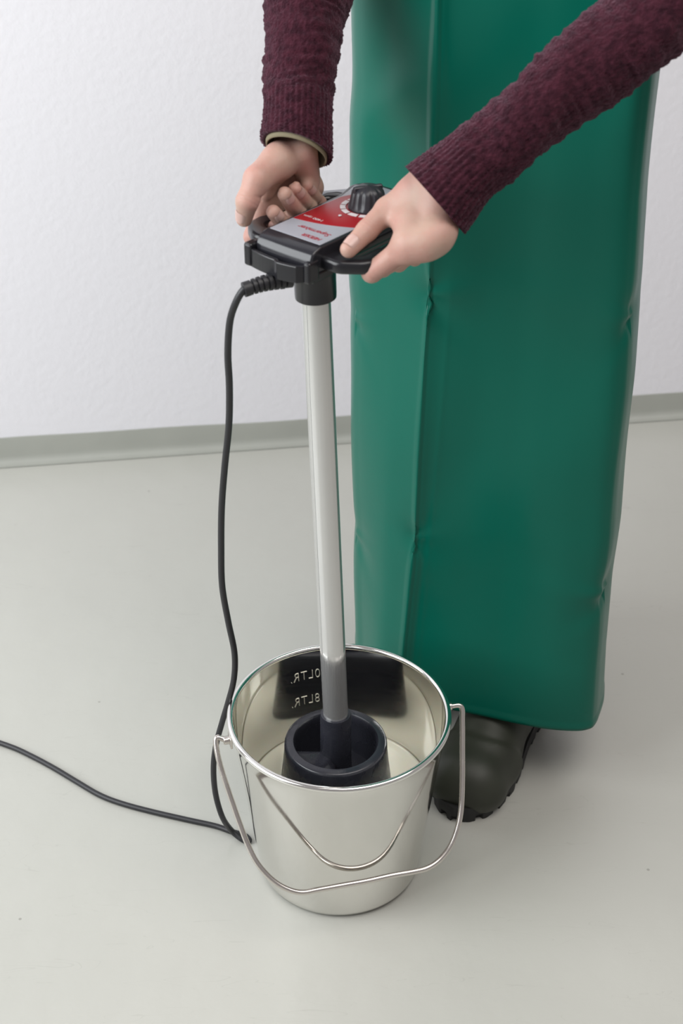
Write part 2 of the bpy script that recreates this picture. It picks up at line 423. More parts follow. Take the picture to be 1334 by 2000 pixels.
for i in range(nr):
    for k in range(na):
        b0 = i*w_+k*2; b1 = b0+w_
        Fc += [(b0, b0+2, b1+2, b1), (b0+1, b1+1, b1+3, b0+3)]
    for b0 in (i*w_, i*w_+na*2): Fc.append((b0, b0+1, b0+1+w_, b0+w_))
for k in range(na):
    for b0 in (k*2, nr*w_+k*2): Fc.append((b0, b0+1, b0+3, b0+2))
autosmooth(fixn(obj('web', V, Fc, M['bell'], mixer)), 50)
TB = A(MX[0], MX[1], .262); TT = A(-.0287, 1.526, .875)
v_, f_ = tube([TB+(TT-TB)*t for t in np.linspace(0, 1, 20)], .0162, 64)
autosmooth(obj('metal_tube', v_, f_, M['tube'], mixer), 40)
tx = unit(TT-TB)
def coll(zz): return TB+(TT-TB)*((zz-TB[2])/(TT[2]-TB[2]))
zs = [.8525, .8535, .858, .886, .888, .893, .904]; rs = [.0212, .0226, .0229, .0231, .0242, .0262, .0265]
v_, f_ = tube([coll(z) for z in zs], rs, 64)
autosmooth(obj('collar', v_, f_, M['plastic'], mixer), 40)

def poly_prism(name, outline, holes, z0, z1, m, parent, bev=.003, bseg=3, label=None):
    """outline/holes in head coords (a,b); rounded slab"""
    cu = bpy.data.curves.new(name, 'CURVE'); cu.dimensions = '2D'; cu.fill_mode = 'BOTH'
    ang = math.atan2(U3[1], U3[0])
    for pts in [outline]+holes:
        sp = cu.splines.new('POLY'); sp.points.add(len(pts)-1); sp.use_cyclic_u = True
        for p, q in zip(sp.points, pts): p.co = (q[0], q[1], 0, 1)
    h = (z1-z0)/2
    cu.extrude = max(h-bev, 1e-5); cu.bevel_depth = bev; cu.bevel_resolution = bseg; cu.offset = -bev
    o = bpy.data.objects.new('tmp', cu); COL.objects.link(o)
    dg = bpy.context.evaluated_depsgraph_get(); me = bpy.data.meshes.new_from_object(o.evaluated_get(dg))
    V = np.array([v.co[:] for v in me.vertices]); Fc = [tuple(p.vertices) for p in me.polygons]
    bpy.data.objects.remove(o, do_unlink=True); bpy.data.curves.remove(cu); bpy.data.meshes.remove(me)
    W = HO+V[:, :1]*U3+V[:, 1:2]*V3; W[:, 2] = (z0+z1)/2+V[:, 2]
    ob = obj(name, W, Fc, m, parent, label=label)
    bm = bmesh.new(); bm.from_mesh(ob.data); bmesh.ops.remove_doubles(bm, verts=bm.verts, dist=1e-5); bm.to_mesh(ob.data); bm.free()
    return autosmooth(ob, 38)
def rounded(pts, n=8):
    """pts: (a,b,r) corner fillet"""
    out = []; L = len(pts)
    for i in range(L):
        p = A(*pts[i][:2]); r = pts[i][2]; a = A(*pts[i-1][:2]); b = A(*pts[(i+1) % L][:2])
        d1 = unit(a-p); d2 = unit(b-p); ang = math.acos(np.clip(d1@d2, -1, 1)); t = r/math.tan(ang/2)
        t = min(t, .49*np.linalg.norm(a-p), .49*np.linalg.norm(b-p)); r = t*math.tan(ang/2)
        c = p+unit(d1+d2)*r/math.sin(ang/2)
        s = p+d1*t; e = p+d2*t
        a0 = math.atan2(*(s-c)[::-1]); a1 = math.atan2(*(e-c)[::-1])
        da = (a1-a0+math.pi) % (2*math.pi)-math.pi
        for k in range(n+1): q = a0+da*k/n; out.append((c[0]+r*math.cos(q), c[1]+r*math.sin(q)))
    return out
A0 = -.005
def mir(l): return [(A0+a, b, r) for a, b, r in l]
plate_o = rounded(mir([(-.060, -.024, .02), (.060, -.024, .02), (.087, -.004, .025), (.091, .06, .08), (.086, .118, .03), (.055, .158, .03), (-.055, .158, .03), (-.086, .118, .03), (-.091, .06, .08), (-.087, -.004, .025)]))
slots = []
for s in (-1, 1):
    l = [(.046, .000, .009), (.067, .004, .009), (.067, .108, .010), (.046, .122, .010)]
    l = [(s*a, b, r) for a, b, r in l]
    if s < 0: l = l[::-1]
    slots.append(rounded(mir(l)))
poly_prism('handle_frame', plate_o, slots, .9025, .9175, M['plastic'], mixer, .005, 4)
cons = rounded(mir([(-.0400, -.0225, .001), (.0380, -.0225, .001), (.0415, .10, .03), (.052, .135, .02), (.040, .154, .02), (-.040, .154, .02), (-.052, .135, .02), (-.0415, .10, .03)]))
poly_prism('console_body', cons, [], .896, .9285, M['gloss'], mixer, .0025, 3)
sec = [(-.019, .9284), (-.0235, .9284), (-.0310, .9262), (-.0365, .9225), (-.0395, .9165), (-.0400, .901), (-.019, .899)]
V = []; Fc = []
aa = np.linspace(A0-.0400, A0+.0380, 9)
for a in aa:
    t = (a-A0+.001)/.039; sag = .0016*(1-t*t)
    for b, z in sec: V.append(H(a, b-(sag if b < -.03 else 0), z))
for i in range(8):
    for k in range(7):
        k2 = (k+1) % 7; Fc.append((i*7+k, i*7+k2, (i+1)*7+k2, (i+1)*7+k))
Fc += [tuple(range(7)), tuple(56+k for k in range(7))]
o = autosmooth(fixn(obj('console_nose', V, Fc, M['gloss'], mixer)), 40); bevel(o, .002, 3)
lab = rounded(mir([(-.0365, -.021, .001), (.0345, -.021, .001), (.0355, .10, .03), (.046, .134, .012), (.036, .148, .012), (-.036, .148, .012), (-.046, .134, .012), (-.0365, .10, .03)]))
poly_prism('label_plate', lab, [], .9270, .9289, M['silver'], mixer, .0004, 1, label='silver label plate')
rear = rounded(mir([(-.0835, .104, .003), (-.073, .104, .002), (-.073, .116, .004), (-.066, .1265, .006), (-.040, .1300, .002), (.040, .1300, .002), (.066, .1265, .006), (.073, .116, .004), (.073, .104, .002), (.0835, .104, .003), (.081, .117, .025), (.053, .153, .025), (-.053, .153, .025), (-.081, .117, .025)]), 5)
poly_prism('rear_label', rear, [], .9170, .9180, M['silver'], mixer, .0003, 1, label='silver label strip')
red = []
for i in range(13):
    a = -.0405+.0695*i/12; t = i/12; red.append((a, .0155+.006*t+.016*t**2.2))
red += [(.0295, .09), (.026, .115), (.010, .128), (-.015, .130), (-.030, .120), (-.0395, .095)]
poly_prism('red_print', red, [], .9285, .9292, M['red'], mixer, .0001, 1, label='red printed field')
def head_text(name, txt, a_start, width, b, m, shear=.25, size=.012, z=.92995, offset=0.):
    v_, f_ = font_mesh(txt, size, shear=shear, offset=offset, extrude=.00008)
    w = v_[:, 0].max()-v_[:, 0].min(); k = width/w
    x = (v_[:, 0]-v_[:, 0].min())*k; y = v_[:, 1]
    W = HO+np.outer(a_start-x, U3)+np.outer(b-y, V3); W[:, 2] = z+v_[:, 2]
    obj(name, W, f_, m, mixer, smooth=False)
head_text('lettering', 'HEIDER', .022, .025, -.0085, M['redink'], size=.0085, z=.9291, offset=.00015)
head_text('lettering', 'Supermixer', .022, .044, .0065, M['redink'], size=.0105, z=.9291, offset=.00008)
head_text('lettering', '1400 rpm', -.010, .026, .0305, M['whiteink'], size=.0062, shear=0., z=.9294)
KC = (.003, .090)
v_, f_ = lathe([(.0005, .9298), (.0018, .9298), (.0018, .9306), (.0005, .9306)], 16, H(-.004, .051, 0)[:2])
obj('indicator_dot', v_, f_, M['whiteink'], mixer)
# scale segments round the knob
for k in range(9):
    a0 = math.radians(-205+k*27); a1 = a0+math.radians(22); V = []
    for t in np.linspace(0, 1, 6):
        a = a0+(a1-a0)*t
        for r in (.0245, .0305):
            for z in (.9295, .9301): V.append(H(KC[0]+r*math.cos(a), KC[1]+r*math.sin(a), z))
    Fc = []
    for i in range(5):
        for q in ((0, 1, 3, 2),):
            b0 = i*4; b1 = b0+4
            Fc += [(b0+1, b0+3, b1+3, b1+1), (b0, b1, b1+2, b0+2), (b0, b0+1, b1+1, b1), (b0+2, b1+2, b1+3, b0+3)]
    Fc += [(0, 2, 3, 1), (20, 21, 23, 22)]
    fixn(obj('scale_segment', V, Fc, M['whiteink'], mixer, smooth=False))
# speed knob: fluted skirt and dome with a grip fin
kn = 96; prk = [(.0215, .929), (.0218, .9315), (.0207, .9345), (.0193, .941), (.0180, .947), (.0160, .9505), (.0105, .9535), (.0005, .9548)]
V = []; Fc = []
for k in range(kn):
    a = 2*math.pi*k/kn; fl_ = max(0, math.cos(a*10))**.6
    for j, (r, z) in enumerate(prk):
        d_ = .0016*fl_ if 1 < j < 6 else 0
        V.append(H(KC[0]+(r-d_)*math.cos(a), KC[1]+(r-d_)*math.sin(a), z))
m_ = len(prk)
for k in range(kn):
    k2 = (k+1) % kn
    for j in range(m_-1): Fc.append((k*m_+j, k2*m_+j, k2*m_+j+1, k*m_+j+1))
knob = autosmooth(fixn(obj('speed_knob', V, Fc, M['knob'], mixer)), 40)
ka = math.radians(60); kx = U3*math.cos(ka)+V3*math.sin(ka); ky = np.cross(A(0, 0, 1), kx)
v_, f_ = box(H(*KC, .9475), (.034, .0060, .014), ax=np.array([kx, ky, [0, 0, 1.]]))
o = obj('grip_fin', v_, f_, M['knob'], knob, smooth=False); bevel(o, .0022, 3)
# underside: motor block, cable-hook bracket at the front, posts beside the console
HAX = np.array([U3, V3, [0, 0, 1.]])
def hbox(name, a, b, z, sa, sb, sz, m, bev=.002, ax=HAX):
    v_, f_ = box(H(a, b, z), (sa, sb, sz), ax=ax); o = obj(name, v_, f_, m, mixer, smooth=False); bevel(o, bev, 3); return o
hbox('motor_block', A0+.0, .036, .895, .066, .10, .018, M['plastic'], .006)
hbox('neck_block', -.002, .000, .896, .056, .060, .016, M['plastic'], .005)
V = []; Fc = []
nb = 14
for i in range(nb):
    t = i/(nb-1); a = -.050+.078*t; bow = .006*math.sin(math.pi*t)
    b = -.046-bow
    if .55 < t < .95: b -= .004
    for db, z in ((0, .8915+.002*t), (0, .9125), (.005, .9125), (.005, .8915+.002*t)): V.append(H(a, b+db, z))
for i in range(nb-1):
    for k in range(4):
        k2 = (k+1) % 4; Fc.append((i*4+k, i*4+k2, (i+1)*4+k2, (i+1)*4+k))
Fc += [(0, 1, 2, 3), ((nb-1)*4+3, (nb-1)*4+2, (nb-1)*4+1, (nb-1)*4)]
o = fixn(obj('cable_hook', V, Fc, M['plastic'], mixer, smooth=False)); bevel(o, .0012)
hbox('hook_post', -.0495, -.040, .9050, .011, .018, .026, M['plastic'], .003)
hbox('hook_post', .031, -.037, .9050, .009, .018, .024, M['plastic'], .003)
hbox('hook_arm', -.044, -.022, .896, .012, .034, .010, M['plastic'], .003)
hbox('hook_arm', .027, -.020, .896, .014, .034, .012, M['plastic'], .003)
hbox('locking_tab', -.020, -.020, .880, .006, .008, .022, M['plastic'], .002)
# ribbed strain relief and cord
SR0 = H(-.004, -.030, .884); SR1 = at_y(476, 566, 1.485)
sp = spline([SR0, SR0+(SR1-SR0)*.55+A(0, 0, .002), SR1], 40)
rad = []
for i in range(len(sp)):
    t = i/(len(sp)-1); r = .0094-.0022*t
    if .12 < t < .88: r += -.0017 if (i % 9) in (0, 1, 2) else .0006
    elif t >= .88: r = .0082
    rad.append(r)
v_, f_ = tube(sp, rad, 24); autosmooth(obj('strain_relief', v_, f_, M['rubber'], mixer), 35)
cp = [SR1+(SR0-SR1)*.15, SR1]
for x, y, Y in ((461, 590, 1.485), (449, 628, 1.49), (445, 690, 1.495), (448, 755, 1.50), (447, 830, 1.51), (439, 910, 1.515), (433, 990, 1.52), (432, 1070, 1.525), (434, 1145, 1.53), (446, 1215, 1.535), (458, 1275, 1.54), (457, 1325, 1.545), (446, 1370, 1.55), (434, 1410, 1.552), (422, 1455, 1.552), (417, 1500, 1.552), (421, 1550, 1.552), (434, 1595, 1.55)):
    cp.append(at_y(x, y, Y))
cp += [at_z(452, 1622, .016), at_z(474, 1640, .0050), at_z(487, 1642, .0045), at_z(478, 1632, .0042), at_z(452, 1624, .0042)]
for x, y in ((420, 1613), (370, 1602), (300, 1586), (240, 1570), (195, 1553), (150, 1527), (105, 1500), (60, 1476), (20, 1458), (-40, 1440), (-150, 1420), (-320, 1410)):
    cp.append(at_z(x, y, .0042))
v_, f_ = tube(spline(cp, 8), .0040, 14)
obj('power_cord', v_, f_, M['rubber'], mixer)

# ------------------------------------------------------------------ person
person = thing('person', (.23, 1.82, 0), 'person in green apron, burgundy sweater and rubber boots holding the mixer with both hands', 'person')
def PZ(x, y, z): return at_z(x, y, z)
class Field:
    def __init__(self, lo, hi, h):
        self.lo = np.asarray(lo, float); self.h = h
        self.n = np.ceil((np.asarray(hi)-self.lo)/h).astype(int)+1
        self.d = np.full(self.n, .2, np.float32)
        self.ax = [self.lo[i]+h*np.arange(self.n[i]) for i in range(3)]
    def block(self, a, b, m):
        i0 = np.clip(((np.minimum(a, b)-m-self.lo)/self.h).astype(int), 0, self.n-1); i1 = np.clip(((np.maximum(a, b)+m-self.lo)/self.h).astype(int)+2, 1, self.n)
        sl = tuple(slice(p, q) for p, q in zip(i0, i1))
        X = np.stack(np.meshgrid(*[ax[q] for ax, q in zip(self.ax, sl)], indexing='ij'), -1)
        return sl, X
    def add(self, a, b, ra, rb, k):
        sl, X = self.block(a, b, max(ra, rb)+max(2.5*k, 3*self.h))
        self.d[sl] = smin(self.d[sl], sd_cone(X, a, b, ra, rb).astype(np.float32), k)
    def groove(self, p, axis, reach, depth, wid, side=None):
        sl, X = self.block(p, p, reach*1.6)
        q = X-p; t = q@unit(axis); r = np.linalg.norm(q, axis=-1)
        g = depth*np.exp(-(t/wid)**2)*np.exp(-(r/reach)**4)
        if side is not None: g = g*np.clip(.25+(q@unit(side))/reach*1.2, 0, 1)
        self.d[sl] += g.astype(np.float32)
def hand_mesh(palm, fingers, arm, hvox=.0010, kpalm=.014, kweb=.009, grooves=()):
    pts = np.concatenate([np.array([c[0], c[1]]) for c in palm+arm]+[np.array([c[0], c[1]]) for f in fingers for c in f])
    lo = pts.min(0)-.034; hi = pts.max(0)+.034
    P = Field(lo, hi, hvox)
    for c in palm: P.add(*c, kpalm)
    for c in arm: P.add(*c, .02)
    Fg = Field(lo, hi, hvox)
    for fch in fingers:
        O = Field(lo, hi, hvox)
        for c in fch: O.add(*c, .0035)
        Fg.d = smin(Fg.d, O.d, .0014)
    P.d = smin(P.d, Fg.d, kweb)
    for g in grooves: P.groove(*g)
    return surface_nets(P.d.astype(float), lo, hvox)
def finger(j, r):
    """j: joints base..tip, r: radius per joint; knuckles slightly swollen"""
    return [(j[i], j[i+1], r[i], r[i+1]) for i in range(len(j)-1)]
NAILS = []
def nail(p_dip, p_tip, r, nrm, w=1., ln=.0115, rd=None):
    d = unit(p_tip-p_dip); n = unit(nrm-d*(nrm@d)); s = np.cross(n, d)
    c = p_tip-d*.0010; V = []; Fc = []; NU, NV = 9, 11
    for i in range(NU):
        u = i/(NU-1)                                    # 0 cuticle, 1 free edge
        for k in range(NV):
            v = k/(NV-1)*2-1
            wu = math.sqrt(max(0, 1-(max(0, .35-u)/.35)**2))*.35+.65 if u < .35 else (1.0 if u < .8 else math.sqrt(max(.1, 1-((u-.8)/.28)**2)))
            ph = v*wu*math.radians(50)*w
            edge = 1-.09*max(0, abs(v)-.75)/.25
            fr = max(0., ln*(.85-u)+.001)/np.linalg.norm(p_tip-p_dip); rq = r+((rd or r)-r)*min(1, fr)
            rr = (rq+.0008)*(1 if 0 < u else .955)*(1-.04*max(0, u-.5))*edge
            V.append(c+d*(ln*(u-.85))+s*math.sin(ph)*rr+n*math.cos(ph)*rr)
    for i in range(NU-1):
        for k in range(NV-1): Fc.append((i*NV+k, (i+1)*NV+k, (i+1)*NV+k+1, i*NV+k+1))
    NAILS.append((np.array(V), Fc))

# --- hand on the right of the picture, seen from its back
wL = PZ(868, 362, .985); aL = at_y(1080, 190, 1.54)
iM, mM, rM, pM = PZ(800, 478, .938), PZ(832, 474, .942), PZ(853, 461, .948), PZ(861, 446, .951)
tC, tM, tI, tT = PZ(806, 378, .972), PZ(757, 410, .954), PZ(717, 450, .941), PZ(681, 487, .9285)
iP, iD, iT = PZ(726, 532, .902), H(.066, .020, .8935), H(.052, .026, .897)
mP, mD, mT = H(.096, .032, .916), H(.068, .036, .8935), H(.054, .040, .898)
rP, rD, rT = H(.099, .056, .918), H(.074, .056, .8940), H(.060, .058, .899)
pP, pD, pT = H(.098, .078, .920), H(.080, .076, .8950), H(.066, .077, .901)
dorsL = unit(A(.45, -.55, .35))
wLr, wLu = PZ(842, 345, .986), PZ(872, 380, .976)
lh_palm = [(wLr, iM, .0150, .0125), (wL, mM, .0165, .0125), (wL, rM, .0160, .0115), (wLu, pM, .0115, .0095),
           (tC, iM, .0125, .0115), (wLr, tC, .0160, .0145), (wLr, wLu, .0145, .0115), (iM, mM, .0130, .0125), (mM, rM, .0120, .0115), (rM, pM, .0115, .0105),
           (tM, iM+(tC-iM)*.25, .0100, .0105)]
for q, r in ((iM, .0128), (mM, .0128), (rM, .0118), (pM, .0108)): lh_palm.append((q+dorsL*.003, q+dorsL*.0035, r, r))
lh_f = [finger([tC, tM, tI, tT], [.0155, .0128, .0113, .0090]), finger([iM, iP, iD, iT], [.0130, .0106, .0086, .0074]),
        finger([mM, mP, mD, mT], [.0130, .0104, .0086, .0074]), finger([rM, rP, rD, rT], [.0120, .0098, .0082, .0072]), finger([pM, pP, pD, pT], [.0108, .0088, .0074, .0066])]
tdir = unit(tT-tI); tn = unit(CAM-tI)+A(-.2, 0, .6)
lh_g = [(tI+unit(tI-tM)*o, tI-tM+.3*(tT-tI), .015, dp, .0011, tn) for o, dp in ((-.004, .0005), (-.0005, .0008), (.003, .0006))]
lh_g += [(iP+(iM-iP)*.06*o, iM-iP, .014, .0005, .0012, unit(CAM-iP)) for o in (-1, 1)]
lh_g += [(tM+(iM-tM)*.45, np.cross(unit(iM-tM), unit(CAM-tM)), .016, .0008, .0016, unit(CAM-tM))]
lh = hand_mesh(lh_palm, lh_f, [(wL, wL+(aL-wL)*.38, .0265, .0290)], grooves=lh_g)
nail(tI, tT, .0093, unit(CAM-tT)*.8+A(-.35, 0, .75), 1.05, .0135, .0113)
# --- hand on the left of the picture, palm towards the camera
wR = PZ(584, 266, .986); aR = at_y(600, 60, 1.70)
tC2, tM2, tI2, tT2 = PZ(546, 314, .978), PZ(503, 350, .970), PZ(483, 393, .950), PZ(477, 427, .9280)
jM, nM, oM, qM = PZ(514, 392, .928), PZ(548, 392, .922), PZ(582, 382, .922), PZ(608, 366, .928)
jT, jD = PZ(534, 414, .936), PZ(556, 440, .915)
nT, nD = PZ(556, 379, .953), PZ(582, 418, .920)
oT, oD = PZ(577, 368, .953), PZ(604, 407, .920)
qT, qD = PZ(600, 363, .948), PZ(623, 396, .920)
jP, nP, oP, qP = H(-.096, .010, .894), H(-.098, .036, .8925), H(-.094, .062, .8925), H(-.086, .086, .894)
rh_palm = [(wR, jM, .0150, .0120), (wR, nM, .0160, .0120), (wR, oM, .0160, .0115), (wR, qM, .0150, .0105),
           (tC2, PZ(520, 372, .946), .0150, .0100), (wR, tC2, .0160, .0160), (jM, nM, .012, .012), (nM, oM, .012, .012), (oM, qM, .012, .011),
           (tC2, tM2, .0165, .0135), (PZ(594, 298, .984), PZ(604, 350, .950), .0150, .0125)]
rh_f = [finger([tC2, tM2, tI2, tT2], [.0165, .0140, .0122, .0090]), finger([jM, jP, jD, jT], [.0125, .0098, .0090, .0078]),
        finger([nM, nP, nD, nT], [.0125, .0100, .0096, .0080]), finger([oM, oP, oD, oT], [.0120, .0098, .0092, .0077]), finger([qM, qP, qD, qT], [.0110, .0090, .0082, .0069])]
vw = unit(CAM-nT)
rh_g = [(tI2+unit(tI2-tM2)*o, tI2-tM2, .016, dp, .0012, vw) for o, dp in ((-.003, .0006), (.001, .0008))]
rh_g += [(D_+(T_-D_)*.25, T_-D_, .012, .0006, .0011, vw) for D_, T_ in ((jD, jT), (nD, nT), (oD, oT), (qD, qT))]
pc = [PZ(515, 385, .95), PZ(545, 372, .95), PZ(575, 358, .955)]
rh_g += [(p, A(.3, .3, 1.), .020, .0016, .0022, vw) for p in pc]
rh = hand_mesh(rh_palm, rh_f, [(wR+(wR-aR)*.06, wR+(aR-wR)*.45, .0270, .0300)], kpalm=.012, kweb=.007, grooves=rh_g)
nail(tI2, tT2, .0093, vw*.8+A(-.5, 0, .3), 1., .0130, .0124)
for d_, t_, r_, q_ in ((jD, jT, .0078, .0090), (nD, nT, .0080, .0096), (oD, oT, .0077, .0092), (qD, qT, .0069, .0082)): nail(d_, t_, r_, vw+A(.25, 0, .15), .95, .0110, q_)
# --- hidden body: torso, arms, legs in one coarse surface; joined with the hands
FD = -V3
shL, shR = A(.345, 1.775, 1.40), A(.068, 2.005, 1.40)
elL, elR = at_y(1305, 12, 1.56), A(-.015, 1.80, 1.205)
hip = A(.215, 1.90, .96); chest = A(.205, 1.895, 1.30)
ankL = A(.262, 1.800, .12); kneeL = A(.265, 1.815, .50); hipL = hip+U3*.085; hipR = hip-U3*.085
ankR = A(.150, 1.985, .12); kneeR = A(.150, 1.960, .50)
def body_sdf(X, g, parts):
    d = None
    for a, b, ra, rb, k in parts:
        q = sd_cone(X, a, b, ra+g, rb+g); d = q if d is None else smin(d, q, k)
    return d
torso = [(hip+U3*.05, chest+U3*.05, .085, .090, .05), (hip-U3*.05, chest-U3*.05, .085, .090, .05), (chest+U3*.06, shL, .085, .058, .04), (chest-U3*.06, shR, .085, .058, .04), (chest, A(.2, 1.90, 1.47), .07, .05, .04)]
armsP = [(shL, A(.375, 1.68, 1.30), .046, .042, .03), (A(.375, 1.68, 1.30), A(.383, 1.605, 1.20), .042, .038, .03), (A(.383, 1.605, 1.20), elL, .038, .036, .03), (elL, aL, .036, .032, .02),
         (shR, A(.045, 1.95, 1.34), .046, .044, .03), (A(.045, 1.95, 1.34), elR, .042, .038, .03), (elR, aR, .036, .032, .02), (aL, wL+(aL-wL)*.2, .031, .026, .02), (aR, wR+(aR-wR)*.2, .031, .026, .02)]
legsP = [(hipL, kneeL, .082, .058, .04), (kneeL, ankL, .055, .040, .04), (hipR, kneeR, .082, .058, .04), (kneeR, ankR, .055, .040, .04)]
hb = .0095
lo = A(-.16, 1.42, .03); X = grid(lo, A(.52, 2.16, 1.56), hb)
bv, bf = surface_nets(body_sdf(X, -.012, torso+armsP+legsP), lo, hb)
bod = obj('body', *join(lh, rh, (bv, bf.tolist())), M['skin'], person, label='bare hands with fair skin')
fixn(bod)
for v_, f_ in NAILS: fixn(obj('fingernail', v_, f_, M['nail'], bod))
# --- trousers
lo = A(.0, 1.65, .10); X = grid(lo, A(.45, 2.12, 1.10), hb)
v_, f_ = surface_nets(body_sdf(X, .008, legsP+[(hip+U3*.05, hip-U3*.05+A(0, 0, .05), .09, .09, .05)]), lo, hb)
fixn(obj('trousers', v_, f_, M['trouser'], person))
# --- sweater: knitted sleeves with ribbed cuffs, and its hidden trunk
def sleeve(ctrl, radii, cuff_len, nseg=26, n=180, seed=0, slant=None):
    path = spline(ctrl, nseg); m = len(path)
    seg = np.r_[0, np.cumsum(np.linalg.norm(np.diff(path, axis=0), axis=1))]
    base = np.interp(np.linspace(0, len(ctrl)-1, m), np.arange(len(ctrl)), radii)
    rs = np.random.RandomState(seed); ph = rs.rand(12)*6.28
    def rad(i, th):
        s = seg[i]; c = 1/(1+math.exp((s-cuff_len)/.004))
        rib = (.0018*np.abs(np.sin(th*19+.6*math.sin(s*30)))**.8-.0004)*c
        w = (1-c)*(.0011*np.sin(s*310+1.6*np.sin(th+ph[0])+ph[1])*(.5+.5*np.sin(th*2+ph[2]+s*18))
                   +.0009*np.sin(s*520+2*np.sin(th*2+ph[3]))*(.5+.5*np.sin(th*3+ph[4]-s*25))
                   +.0022*np.sin(th*2+s*40+ph[5])+.0008*np.sin(th*5+s*90+ph[6]))
        w2 = .0010*c*np.sin(th*2+ph[7]+s*60)
        fz = .00055*rs.randn(len(th))
        return rib+w+w2+fz
    V, Fc = tube(path, base, n, cap=False, rad=rad)
    # inner lining ring so the cuff has thickness
    k = 8; V2 = []
    T, N, B = frames(path)
    th = np.arange(n)*2*math.pi/n
    for i in range(k):
        rr = base[i]-.0030
        V2.append(path[i]+(np.cos(th)*rr)[:, None]*N[i]+(np.sin(th)*rr)[:, None]*B[i])
    n0 = len(V); V = np.concatenate([V]+V2)
    for i in range(k-1):
        for q in range(n):
            q2 = (q+1) % n; Fc.append((n0+i*n+q, n0+(i+1)*n+q, n0+(i+1)*n+q2, n0+i*n+q2))
    for q in range(n):
        q2 = (q+1) % n; Fc.append((q, n0+q, n0+q2, q2))
    if slant is not None:                      # skew the cuff edge
        d, amt, L = slant; c0 = path[0]; T0 = T[0]
        sv = (V-c0)@T0
        wgt = np.clip(1-sv/L, 0, 1)
        V = V+np.outer(wgt*((V-c0)@unit(d))*amt, T0)
    return V, Fc
ctrlL = [at_y(850, 392, 1.502), at_y(905, 336, 1.512), at_y(980, 275, 1.522), at_y(1080, 190, 1.535), at_y(1190, 100, 1.55), at_y(1300, 15, 1.565), A(.385, 1.60, 1.20), A(.375, 1.68, 1.30), shL+A(0, 0, .0)]
slL = sleeve(ctrlL, [0.0440, .0375, .0368, .0410, .0440, .0470, .054, .060, .066], .062, seed=1, slant=(A(.55, -.6, -.6), -.06, .06))
ctrlR = [at_y(579, 291, 1.615), at_y(581, 235, 1.635), at_y(584, 165, 1.665), at_y(592, 80, 1.70), at_y(600, 0, 1.735), A(-.018, 1.795, 1.20), A(.01, 1.87, 1.27), A(.045, 1.95, 1.34), shR]
slR = sleeve(ctrlR, [.0378, .0366, .0370, .0435, .0480, .053, .056, .060, .066], .058, seed=2, slant=(A(-.55, -.65, -.35), .42, .05))
lo = A(-.12, 1.6, .85); X = grid(lo, A(.55, 2.2, 1.56), hb)
v_, f_ = surface_nets(body_sdf(X, .004, torso), lo, hb)
# keep the trunk open at the neck
obj('sweater', *join(slL, slR, (v_, f_.tolist())), M['wool'], person, label='burgundy wool sweater with ribbed cuffs')
# khaki shirt cuff showing inside the left-hand sleeve
pR = spline(ctrlR[:3], 20); T_, N_, B_ = frames(pR)
ex = [pR[0]-T_[0]*.0065]+list(pR[:16:3])
v_, f_ = tube(ex, [.0335, .0338, .0335, .0333, .033, .033, .033], 72, cap=False)
c0 = pR[0]; sv = (v_-c0)@T_[0]; wg = np.clip(1-np.maximum(sv, 0)/.05, 0, 1)
v_ = v_+np.outer(wg*((v_-c0)@unit(A(-.55, -.65, -.35)))*.42, T_[0])
o = obj('shirt_cuff', v_, f_, M['shirt'], person, label='khaki shirt cuff'); sm = o.modifiers.new('thick', 'SOLIDIFY'); sm.thickness = .0016; sm.offset = -1

# --- apron: one PVC sheet wrapped round the front
def ip(z, tab): z_, x_ = zip(*sorted(tab)); return np.interp(z, z_, x_)
XLt = [(1.4, .020), (1.05, .0117), (.93, .0095), (.75, .0093), (.56, .012), (.36, .0155), (.22, .020), (.10, .025)]
XGt = [(1.4, .104), (1.12, .1046), (1.0, .1055), (.86, .1053), (.765, .1050), (.68, .102), (.53, .099), (.40, .0977), (.32, .0927), (.23, .0876), (.10, .082)]
XRt = [(1.4, .352), (1.04, .3628), (.905, .3646), (.74, .3714), (.62, .3738), (.47, .378), (.35, .381), (.21, .3815), (.09, .387)]
ZH = .108; ZT = 1.36
NZ = 300; SUB = 22
rowsV = []
for iz in range(NZ+1):
    z = ZH+(ZT-ZH)*iz/NZ
    xl, xg, xr = ip(z, XLt), ip(z, XGt), ip(z, XRt)
    kz = np.clip((z-.1)/1.0, 0, 1)
    yg = 1.720+.004*math.sin(z*7); bul = .006*math.sin(z*4.2+.5)
    cp_ = [A(xl+.035, 2.03), A(xl+.008, 1.945), A(xl, 1.865), A(xl+.012, 1.823), A(xl+(xg-xl)*.52, 1.772-bul), A(xg-.006, yg+.009)]
    cp2 = [A(xg-.006, yg+.009), A(xg, yg), A(xg+.007, yg+.0015)]
    xs = lambda t: xg+(xr-xg)*t
    cp3 = [A(xg+.007, yg+.0015), A(xg+.024, yg+.0022), A(xs(.27), 1.716-.3*bul), A(xs(.42), 1.705-.8*bul), A(xs(.56), 1.690-bul), A(xs(.70), 1.677-bul), A(xs(.83), 1.6685), A(xs(.895), 1.673), A(xs(.925), 1.682), A(xs(.955), 1.702), A(xr, 1.745), A(xr+.002, 1.79), A(xr-.022, 1.86), A(xr-.06, 1.93)]
    P = np.concatenate([spline(cp_, SUB)[:-1], spline(cp2, 8)[:-1], spline(cp3, SUB)])
    rowsV.append(np.c_[P, np.full(len(P), z)])
G = np.array(rowsV)                       # (NZ+1, NSEG, 3)
dS = np.gradient(G, axis=1); nrm = np.stack([dS[..., 1], -dS[..., 0], np.zeros(G.shape[:2])], -1); nrm /= np.linalg.norm(nrm, axis=-1)[..., None]
Xg, Yg, Zg = G[..., 0], G[..., 1], G[..., 2]
disp = np.zeros(G.shape[:2])
